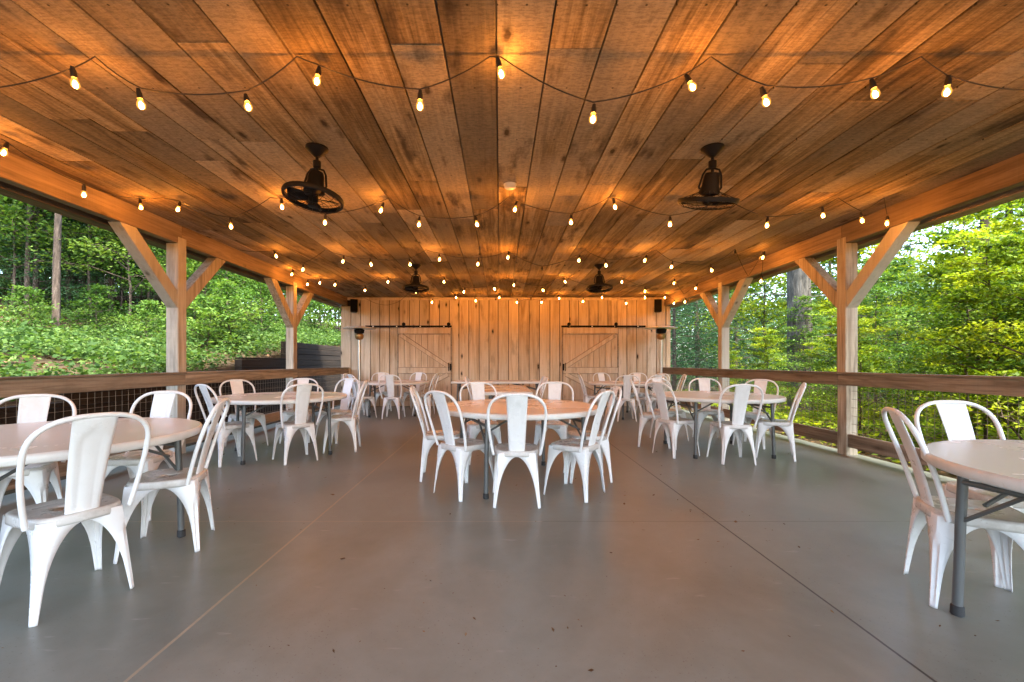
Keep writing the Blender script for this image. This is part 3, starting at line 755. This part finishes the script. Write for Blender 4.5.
def broadleaf(name, h, spread, bark, leafm, nlimb, leaves, lsize, base=.25, r0=.05, layered=.25, lean=.25, twig=5):
    """trunk mesh and crown mesh of one broadleaved tree"""
    tr = MB(); cen = []; tone = []
    P = []; x = y = 0
    for k in range(9):
        u = k / 8; P.append(Vector((x, y, h * u * .97))); x += random.uniform(-1, 1) * lean * h * .03; y += random.uniform(-1, 1) * lean * h * .03
    tr.tube([P[0] - Vector((0, 0, .3))] + P, [r0 * 1.15] + [r0 * (1 - .88 * k / 8) for k in range(9)], 8)
    per = leaves / (nlimb * twig)
    for i in range(nlimb):
        u = base + (1 - base) * (i + random.random()) / nlimb; u = min(u, .985); k = int(u * 8); p = P[k].lerp(P[min(k + 1, 8)], u * 8 - k)
        a = i * 2.4 + random.uniform(-.5, .5); L = spread * (1.15 - .75 * max(0, u - base) / (1 - base)) * random.uniform(.6, 1.15); rise = random.uniform(.05, .55)
        d = Vector((math.cos(a), math.sin(a), rise)).normalized()
        mid = p + d * L * .5 + Vector((0, 0, .05 * L)); end = p + d * L + Vector((random.uniform(-.1, .1) * L, random.uniform(-.1, .1) * L, -.08 * L))
        rb = max(.005, r0 * (1 - u) * .55 + .006); tr.tube([p, mid, end], [rb, rb * .6, rb * .2], 5)
        ct = random.uniform(.25, .8)
        for q in range(twig):
            s_ = .3 + .75 * (q + random.random()) / twig
            b = (p.lerp(mid, s_ * 2) if s_ < .5 else mid.lerp(end, s_ * 2 - 1))
            off = Vector((random.uniform(-1, 1), random.uniform(-1, 1), random.uniform(-.3, .6))) * L * .28
            e = b + off; tr.tube([b, e], [rb * .3 + .002, .002], 3, cap=False)
            n = max(3, int(per * random.uniform(.5, 1.5))); sg = L * .17 + lsize * .6
            cen.append(np.array(e) + rng.normal(0, 1, (n, 3)) * np.array([sg, sg, sg * layered])); tone.append(np.full(n, ct + random.uniform(-.15, .15)))
    cen = np.concatenate(cen); tone = np.concatenate(tone)
    return tr.mesh(name + '_trunk', bark, 60), leaf_mesh(name + '_crown', cen, lsize, leafm, .6, tone)
def conifer(name, h, spread, bark, leafm, nwh, leaves, lsize, base=.2, r0=.12, dead=0):
    tr = MB(); cen = []; tone = []
    top = Vector((random.uniform(-.3, .3), random.uniform(-.3, .3), h))
    tr.tube([Vector((0, 0, -.4)), Vector((0, 0, 0)), top * .5 + Vector((.05, .03, 0)), top], [r0 * 1.25, r0, r0 * .6, .015], 12)
    for i in range(dead):
        z = h * base * random.uniform(.25, 1); a = random.uniform(0, 6.28); L = random.uniform(.4, 1.0) * spread * .7
        tr.tube([Vector((0, 0, z)), Vector((math.cos(a) * L * .5, math.sin(a) * L * .5, z + .05 * L)), Vector((math.cos(a + .15) * L, math.sin(a + .15) * L, z - .08 * L))], [.02, .012, .004], 5)
    nb = nwh * 5; per = leaves / nb
    for i in range(nb):
        u = base + (1 - base) * (i / nb) ** .9; z = h * u; a = i * 2.399 + random.uniform(-.3, .3)
        L = spread * (1.08 - .95 * (u - base) / (1 - base)) * random.uniform(.65, 1.15); p = top * u
        d = Vector((math.cos(a), math.sin(a), 0)); mid = p + d * L * .5 + Vector((0, 0, .06 * L)); end = p + d * L + Vector((0, 0, -.12 * L))
        tr.tube([p, mid, end], [.012 + .02 * (1 - u), .012, .003], 4)
        n = max(8, int(per * (.4 + L / spread))); s_ = rng.uniform(.15, 1.05, n)[:, None]
        ctr = np.array(p) + s_ * np.array(end - p) + np.array([0, 0, .06 * L]) * (1 - (2 * s_ - 1) ** 2)
        side = np.array([-d.y, d.x, 0]); wd = rng.normal(0, .24, n)[:, None] * L * (1.15 - s_ * .6)
        ctr = ctr + side * wd + rng.normal(0, .05 * L + .02, (n, 3)) * np.array([1, 1, .7]) - np.array([0, 0, .14]) * np.abs(wd)
        cen.append(ctr); tone.append(np.full(n, random.uniform(.25, .75)))
    cen = np.concatenate(cen); tone = np.concatenate(tone)
    return tr.mesh(name + '_trunk', bark, 60), leaf_mesh(name + '_crown', cen, lsize, leafm, .55, tone, .28, .2)

PR = {}
for k in range(3): PR['sap%d' % k] = broadleaf('sapling', 3.6 + .5 * k, 1.15, M['bark_brown'], M['leaf_yellow'], 24, 6800, .075, .12, .028, .24, .5, 6)
for k in range(2): PR['und%d' % k] = broadleaf('understory', 6.0 + k, 2.0, M['bark_brown'], M['leaf_green'], 26, 6500, .12, .2, .05, .25, .4, 6)
for k in range(2): PR['yel%d' % k] = broadleaf('tall_yellow', 9.0 + 1.5 * k, 3.0, M['bark_grey'], M['leaf_yellow'], 34, 9000, .16, .22, .09, .22, .3, 7)
for k in range(2): PR['tall%d' % k] = broadleaf('tall_green', 15 + 2 * k, 3.2, M['bark_brown'], M['leaf_green'], 40, 6000, .2, .3, .13, .28, .12, 7)
PR['slim'] = broadleaf('slim_tree', 13, 2.4, M['bark_brown'], M['leaf_green'], 34, 6500, .15, .2, .075, .28, .1, 7)
PR['yhem'] = conifer('open_hemlock', 13, 3.6, M['bark_brown'], M['leaf_yellow'], 9, 6500, .15, .2, .12)
PR['pale'] = broadleaf('pale_tree', 14, 2.8, M['bark_pale'], M['leaf_green'], 30, 6000, .2, .42, .24, .28, .1, 7)
for k in range(2): PR['con%d' % k] = conifer('hemlock', 11 + 3 * k, 3.0, M['bark_brown'], M['needle'], 18, 14000, .14, .06, .13)
PR['pine'] = conifer('big_pine', 19, 4.2, M['bark_grey'], M['needle'], 16, 19000, .2, .32, .34, 12)
for k in range(2): PR['shrub%d' % k] = broadleaf('shrub', 1.5 + .3 * k, .8, M['bark_brown'], M['leaf_green'], 16, 2000, .09, .05, .018, .4, .6, 4)
def plant(kind, name, cat, x, y, s, label, group):
    tm, cm = PR[kind]; z = ground_z(x, y) - .03
    t = empty(name, (x, y, z), random.uniform(0, 6.28), label, cat, group); t.scale = (s, s, s * random.uniform(.93, 1.07))
    for nm, me in (('trunk', tm), ('crown', cm)):
        o = bpy.data.objects.new(nm, me); COL.objects.link(o); o.parent = t
def pxy(px, D): return ((px - VX) * D / F, D)
# right side: thicket close to the railing
sap_lab = 'slender sapling with yellow-green leaves in the thicket outside the right railing'
for x, y, s in [(5.9, 3.0, .8), (6.5, 3.9, .95), (5.8, 4.7, .75), (7.4, 4.6, 1.05), (6.3, 5.6, .85), (7.0, 6.5, 1.0), (8.3, 5.6, 1.1), (6.0, 7.2, .62), (8.2, 7.4, 1.05), (6.8, 8.6, .72), (9.6, 6.8, 1.15), (5.9, 9.6, .55), (7.4, 10.2, .6), (9.2, 9.0, .9), (7.2, 3.0, 1.0), (8.6, 4.2, 1.1), (6.6, 2.2, .9), (10.5, 8.4, 1.1), (8.6, 12.5, .7), (6.6, 12.4, .5)]:
    plant('sap%d' % random.randrange(3), 'sapling', 'tree', x, y, s * (.74 if x > 7 else .9), sap_lab, 'yellow-green saplings outside the right railing')
for x, y, s in [(7.6, 3.6, .62), (7.0, 5.2, .55), (8.6, 6.4, .7), (7.8, 9.0, .55), (9.8, 10.6, .6), (9.4, 5.2, .75), (11.0, 8.6, .75), (8.2, 11.6, .5)]:
    plant('und%d' % random.randrange(2), 'understory_tree', 'tree', x, y, s, 'mid-green leafy tree among the yellow-green saplings outside the right railing', 'mid-green trees in the right thicket')
plant('pine', 'pine_tree', 'tree', *pxy(801, 12.2), 1.0, 'big grey-barked pine trunk rising between the two right posts', None)
for x, y, s in [(12.5, 10.5, .55), (14.5, 14.0, .6), (11.2, 13.6, .75), (16.5, 11.0, 1.15), (13.2, 7.6, 1.0), (10.2, 16.5, .75)]:
    plant('yel%d' % random.randrange(2), 'broadleaf_tree', 'tree', x, y, s, 'leafy yellow-green tree standing behind the saplings on the right', 'yellow-green trees behind the right thicket')
for x, y, s in [(9.0, 19.5, .95), (12.0, 22.0, 1.0), (15.5, 20.0, .95), (8.6, 25.0, 1.0), (19.0, 20.0, .75), (21.5, 24.0, .75), (6.9, 17.0, .7), (26.0, 20.0, .9)]:
    plant('con%d' % random.randrange(2), 'hemlock_tree', 'tree', x, y, s, 'dark blue-green hemlock with layered boughs standing deep in the right wood', 'hemlocks in the right wood')
for x, y, s in [(30.0, 26.0, .85)]:
    plant('tall%d' % random.randrange(2), 'tall_tree', 'tree', x, y, s, 'tall thin-trunked dark tree standing far back on the right', None)
for x, y, s in [(13.2, 11.8, 1.0), (15.5, 13.0, 1.05), (17.5, 15.5, 1.0)]:
    plant('yhem', 'open_hemlock', 'tree', x, y, s, 'tall tree with thin horizontal yellow-green boughs against the sky at upper right', 'open boughs against the sky on the right')
# left side: hillside
plant('slim', 'tall_tree', 'tree', *pxy(56, 9.6), 1.0, 'straight brown-trunked tree, most prominent trunk on the left hillside', None)
plant('pale', 'pale_tree', 'tree', *pxy(110, 21.0), 1.0, 'tree with a pale grey trunk on the hillside, left of the near left post', None)
for px, D, s in [(27, 11, .8), (68, 12.5, .85), (150, 16, .9), (10, 24, 1.0), (95, 27, 1.1), (200, 28, 1.0), (262, 30, 1.0), (40, 30, 1.1), (-40, 16, 1.0)]:
    plant('slim' if D < 16 else 'tall%d' % random.randrange(2), 'tall_tree', 'tree', *pxy(px, D), s, 'thin straight-trunked tree in the left hillside wood', 'thin straight trees on the left hillside')
for px, D, s in [(225, 13.5, .75), (262, 16, .8), (205, 17, .8), (150, 15, .7), (300, 19, .8), (250, 21, 1.0), (120, 18, .8), (325, 21, .8), (20, 13, .55), (185, 22, 1.0), (60, 16, .8), (95, 14, .6), (-20, 11, .6), (140, 20, 1.0), (35, 20, 1.0), (235, 18, 1.0), (205, 11.5, .55), (270, 24, 1.1), (-5, 15.5, .8), (310, 26, 1.0), (170, 26, 1.1), (75, 24, 1.1), (45, 13.5, .6), (120, 13, .55), (160, 18, .8), (218, 15, .7), (0, 18, .9), (100, 17, .8), (240, 15.5, .7), (335, 24, .9), (12, 11, .72), (92, 12, .8), (128, 11.2, .7), (-25, 13, .85), (66, 14.5, .95), (148, 13.5, .8), (40, 12.5, .75), (322, 23, 1.2), (334, 27, 1.4), (340, 24, 1.15), (346, 30, 1.5), (312, 29, 1.4)]:
    plant('und%d' % random.randrange(2), 'understory_tree', 'tree', *pxy(px, D), s, 'small bright green leafy tree on the left hillside', 'small leafy trees on the left hillside')
for px, D, s in [(8, 20, .9), (85, 22, .9), (40, 18, .75), (125, 30, 1.0), (-30, 22, 1.0), (-60, 13, .7), (15, 14, .7), (75, 15, .7), (100, 26, 1.0), (60, 28, 1.0), (35, 11.5, .5), (112, 13, .6), (-8, 12, .55), (84, 17.5, .8)]:
    plant('con%d' % random.randrange(2), 'hemlock_tree', 'tree', *pxy(px, D), s, 'dark hemlock with feathery boughs on the left hillside', 'hemlocks on the left hillside')
for px, D, s in [(232, 10.2, .9), (208, 9.6, .8), (262, 12.2, .9), (196, 11.5, 1.0), (145, 9.5, .6), (245, 14, 1.1), (95, 10.5, .7), (318, 17, .9), (30, 9.2, .6), (275, 17, 1.0)]:
    plant('shrub%d' % random.randrange(2), 'shrub', 'shrub', *pxy(px, D), s, 'leafy green shrub growing on the slope outside the left railing', 'shrubs on the left slope')

# undergrowth, fallen log, litter
def scatter(n, xr, yr, hgt, sg=.5, keep=None):
    nc = n // 14; cx = rng.uniform(*xr, nc); cy = rng.uniform(*yr, nc); out = []; tn = []
    for a, b in zip(cx, cy):
        if keep and not keep(a, b): continue
        k = rng.integers(6, 22); hh = hgt * rng.uniform(.4, 1.2); tt = rng.uniform(.2, .85)
        q = rng.normal(0, 1, (k, 3)) * np.array([.16, .16, 0]) + np.array([a, b, 0])
        q[:, 2] = [ground_z(p[0], p[1]) for p in q]; q[:, 2] += hh * rng.uniform(.3, 1, k)
        q = q[(q[:, 0] < XWALL - .02) | (q[:, 0] > 4.62)]
        out.append(q); tn.append(np.full(len(q), tt))
    return np.concatenate(out), np.concatenate(tn)
def stuff(name, me):
    o = bpy.data.objects.new(name, me); COL.objects.link(o); return o
def keep_l(x, y):
    v = math.sin(.9 * x + .3) * math.sin(.8 * y + 1.1) + .5 * math.sin(2.1 * x + 1.7 * y); return random.random() < .82 + .5 * v
cc, tt = scatter(120000, (-18, -5.36), (2.5, 26), .38, keep=keep_l)
tag(stuff('undergrowth', leaf_mesh('undergrowth', cc, np.random.default_rng(5).choice([.055, .08, .11], len(cc), p=[.45, .4, .15]), M['ground_plant'], .5, tt, .7, .05)), 'low leafy plants covering the left hillside floor', 'undergrowth', kind='stuff')
cc, tt = scatter(30000, (4.7, 12), (1.5, 16), .32)
tag(stuff('thicket_plants', leaf_mesh('thicket_plants', cc, .09, M['leaf_yellow'], .7, tt, .6, .05)), 'low yellow-green plants under the right thicket', 'undergrowth', kind='stuff')
cc2, tt2 = scatter(80000, (-10, -5.36), (2.5, 18), .30, keep=lambda x, y: math.sin(1.9 * x + .7 * y) * math.sin(1.3 * y - .8 * x + 1) > -.45 + .5 * random.random() - .25)
tag(stuff('bank_plants', leaf_mesh('bank_plants', cc2, rng.choice([.045, .065, .09], len(cc2), p=[.45, .4, .15]), M['ground_plant'], .45, tt2, .62, .1)), 'small leafy plants along the top of the dark retaining wall', 'undergrowth', kind='stuff')
lx = np.concatenate([rng.uniform(-16, -5.36, 9000), rng.uniform(4.48, 9.5, 5000)]); ly = np.concatenate([rng.uniform(1, 24, 9000), rng.uniform(1.5, 14, 5000)])
cc = np.stack([lx, ly, [ground_z(a, b) + .02 for a, b in zip(lx, ly)]], 1)
tag(stuff('fallen_leaves', leaf_mesh('fallen_leaves', cc, .10, M['dead_leaf'], .85, None, .6, 0)), 'dry brown leaves lying on the ground outside the pavilion', 'leaves', kind='stuff')
fx = rng.uniform(-3.6, 4.3, 1900); fy = rng.uniform(1.2, 9, 1900); k = (rng.random(1900) < .15 + .6 * (np.sin(1.7 * fx + 2) * np.sin(1.3 * fy) > .2))
cc = np.stack([fx, fy, np.full(1900, .006)], 1)[k]
tag(stuff('floor_litter', leaf_mesh('floor_litter', cc, rng.choice([.010, .018, .032], len(cc), p=[.55, .37, .08]), M['dead_leaf'], .9, None, .6, 0)), 'specks of dry leaf litter on the concrete floor', 'leaf litter', kind='stuff')
# fallen logs on the hillside
def log(px, D, L, r, rz, label):
    x, y = pxy(px, D); z = ground_z(x, y) + r * .6
    t = MB().tube([(-L / 2, 0, 0), (-L / 6, .04, .03), (L / 5, -.03, .02), (L / 2, .05, .05)], [r, r * .95, r * .85, r * .7], 10).build('fallen_log', M['bark_brown'])
    t.location = (x, y, z); t.rotation_euler = (0, -.1, rz); tag(t, label, 'log')
log(108, 15.5, 3.4, .20, .35, 'thick dark fallen log on the hillside, beneath the pale-trunked tree')
log(128, 14.2, 2.4, .13, -.5, 'thinner fallen log lying lower on the hillside, left of the near post')
# distant woods as masses of foliage
def woods(name, label, box, n, size, mat):
    nc = n // 60; cx = rng.uniform(*box[0], nc); cy = rng.uniform(*box[1], nc); ct = rng.uniform(.15, .75, nc)
    cz = np.array([ground_z(a, b) for a, b in zip(cx, cy)]) + box[2] * rng.uniform(0, 1, nc) ** .9
    q = np.repeat(np.stack([cx, cy, cz], 1), 60, 0) + rng.normal(0, 1, (nc * 60, 3)) * np.array([1.2, 1.2, .5])
    tag(stuff(name, leaf_mesh(name, q, size, mat, .5, np.repeat(ct, 60))), label, 'woods', kind='stuff')
woods('left_woods', 'distant wood on the upper left hillside', ((-46, -24), (10, 62), 8.5), 80000, .42, M['leaf_green'])
woods('left_back_woods', 'distant green wood above the retaining wall', ((-20, -4), (30, 60), 12), 26000, .4, M['leaf_green'])
woods('right_woods', 'distant dark wood far behind the right thicket', ((12, 46), (24, 62), 9), 60000, .42, M['leaf_dark'])
woods('right_side_woods', 'distant green wood behind the right saplings', ((17, 40), (4, 26), 5), 30000, .36, M['leaf_green'])

# ------------------------------------------------------------------ light, sky, camera
SUN_EL, SUN_AZ = R(60), R(150)     # azimuth measured from +Y towards +X
world = bpy.data.worlds.new('World'); scene.world = world; world.use_nodes = True
nt = world.node_tree; nt.nodes.clear(); n = N(nt)
sky = n('TexSky', sky_type='NISHITA', sun_disc=False, sun_elevation=SUN_EL, sun_rotation=SUN_AZ, air_density=1.0, dust_density=2.5, ozone_density=1.0)
bg = n('Background', {'Color': sky.outputs[0], 'Strength': .15})
wo = nt.nodes.new('ShaderNodeOutputWorld'); nt.links.new(bg.outputs[0], wo.inputs[0])
sd = bpy.data.lights.new('sun', 'SUN'); sd.energy = 2.4; sd.angle = R(8); sd.color = (1, .93, .82)
so = bpy.data.objects.new('sun', sd); COL.objects.link(so)
dirv = Vector((math.sin(SUN_AZ) * math.cos(SUN_EL), math.cos(SUN_AZ) * math.cos(SUN_EL), math.sin(SUN_EL)))
so.rotation_euler = dirv.to_track_quat('Z', 'Y').to_euler(); so.location = dirv * 60

cam = bpy.data.cameras.new('camera'); co = bpy.data.objects.new('camera', cam); COL.objects.link(co)
cam.sensor_fit = 'HORIZONTAL'; cam.sensor_width = 36; cam.lens = 36 * F / 1024
cam.shift_x = (512 - VX) / 1024; cam.shift_y = (VY - 341) / 1024
cam.clip_start = .05; cam.clip_end = 600
co.location = (0, 0, H); co.rotation_euler = (R(90), 0, 0)
scene.camera = co
scene.view_settings.view_transform = 'Standard'; scene.view_settings.look = 'None'
scene.view_settings.exposure = 3.4; scene.view_settings.gamma = 1.0
cy = scene.cycles
cy.use_denoising = True; cy.max_bounces = 8; cy.diffuse_bounces = 5; cy.glossy_bounces = 3; cy.transmission_bounces = 4
cy.sample_clamp_indirect = 6.0; cy.use_light_tree = True; cy.caustics_reflective = False; cy.caustics_refractive = False
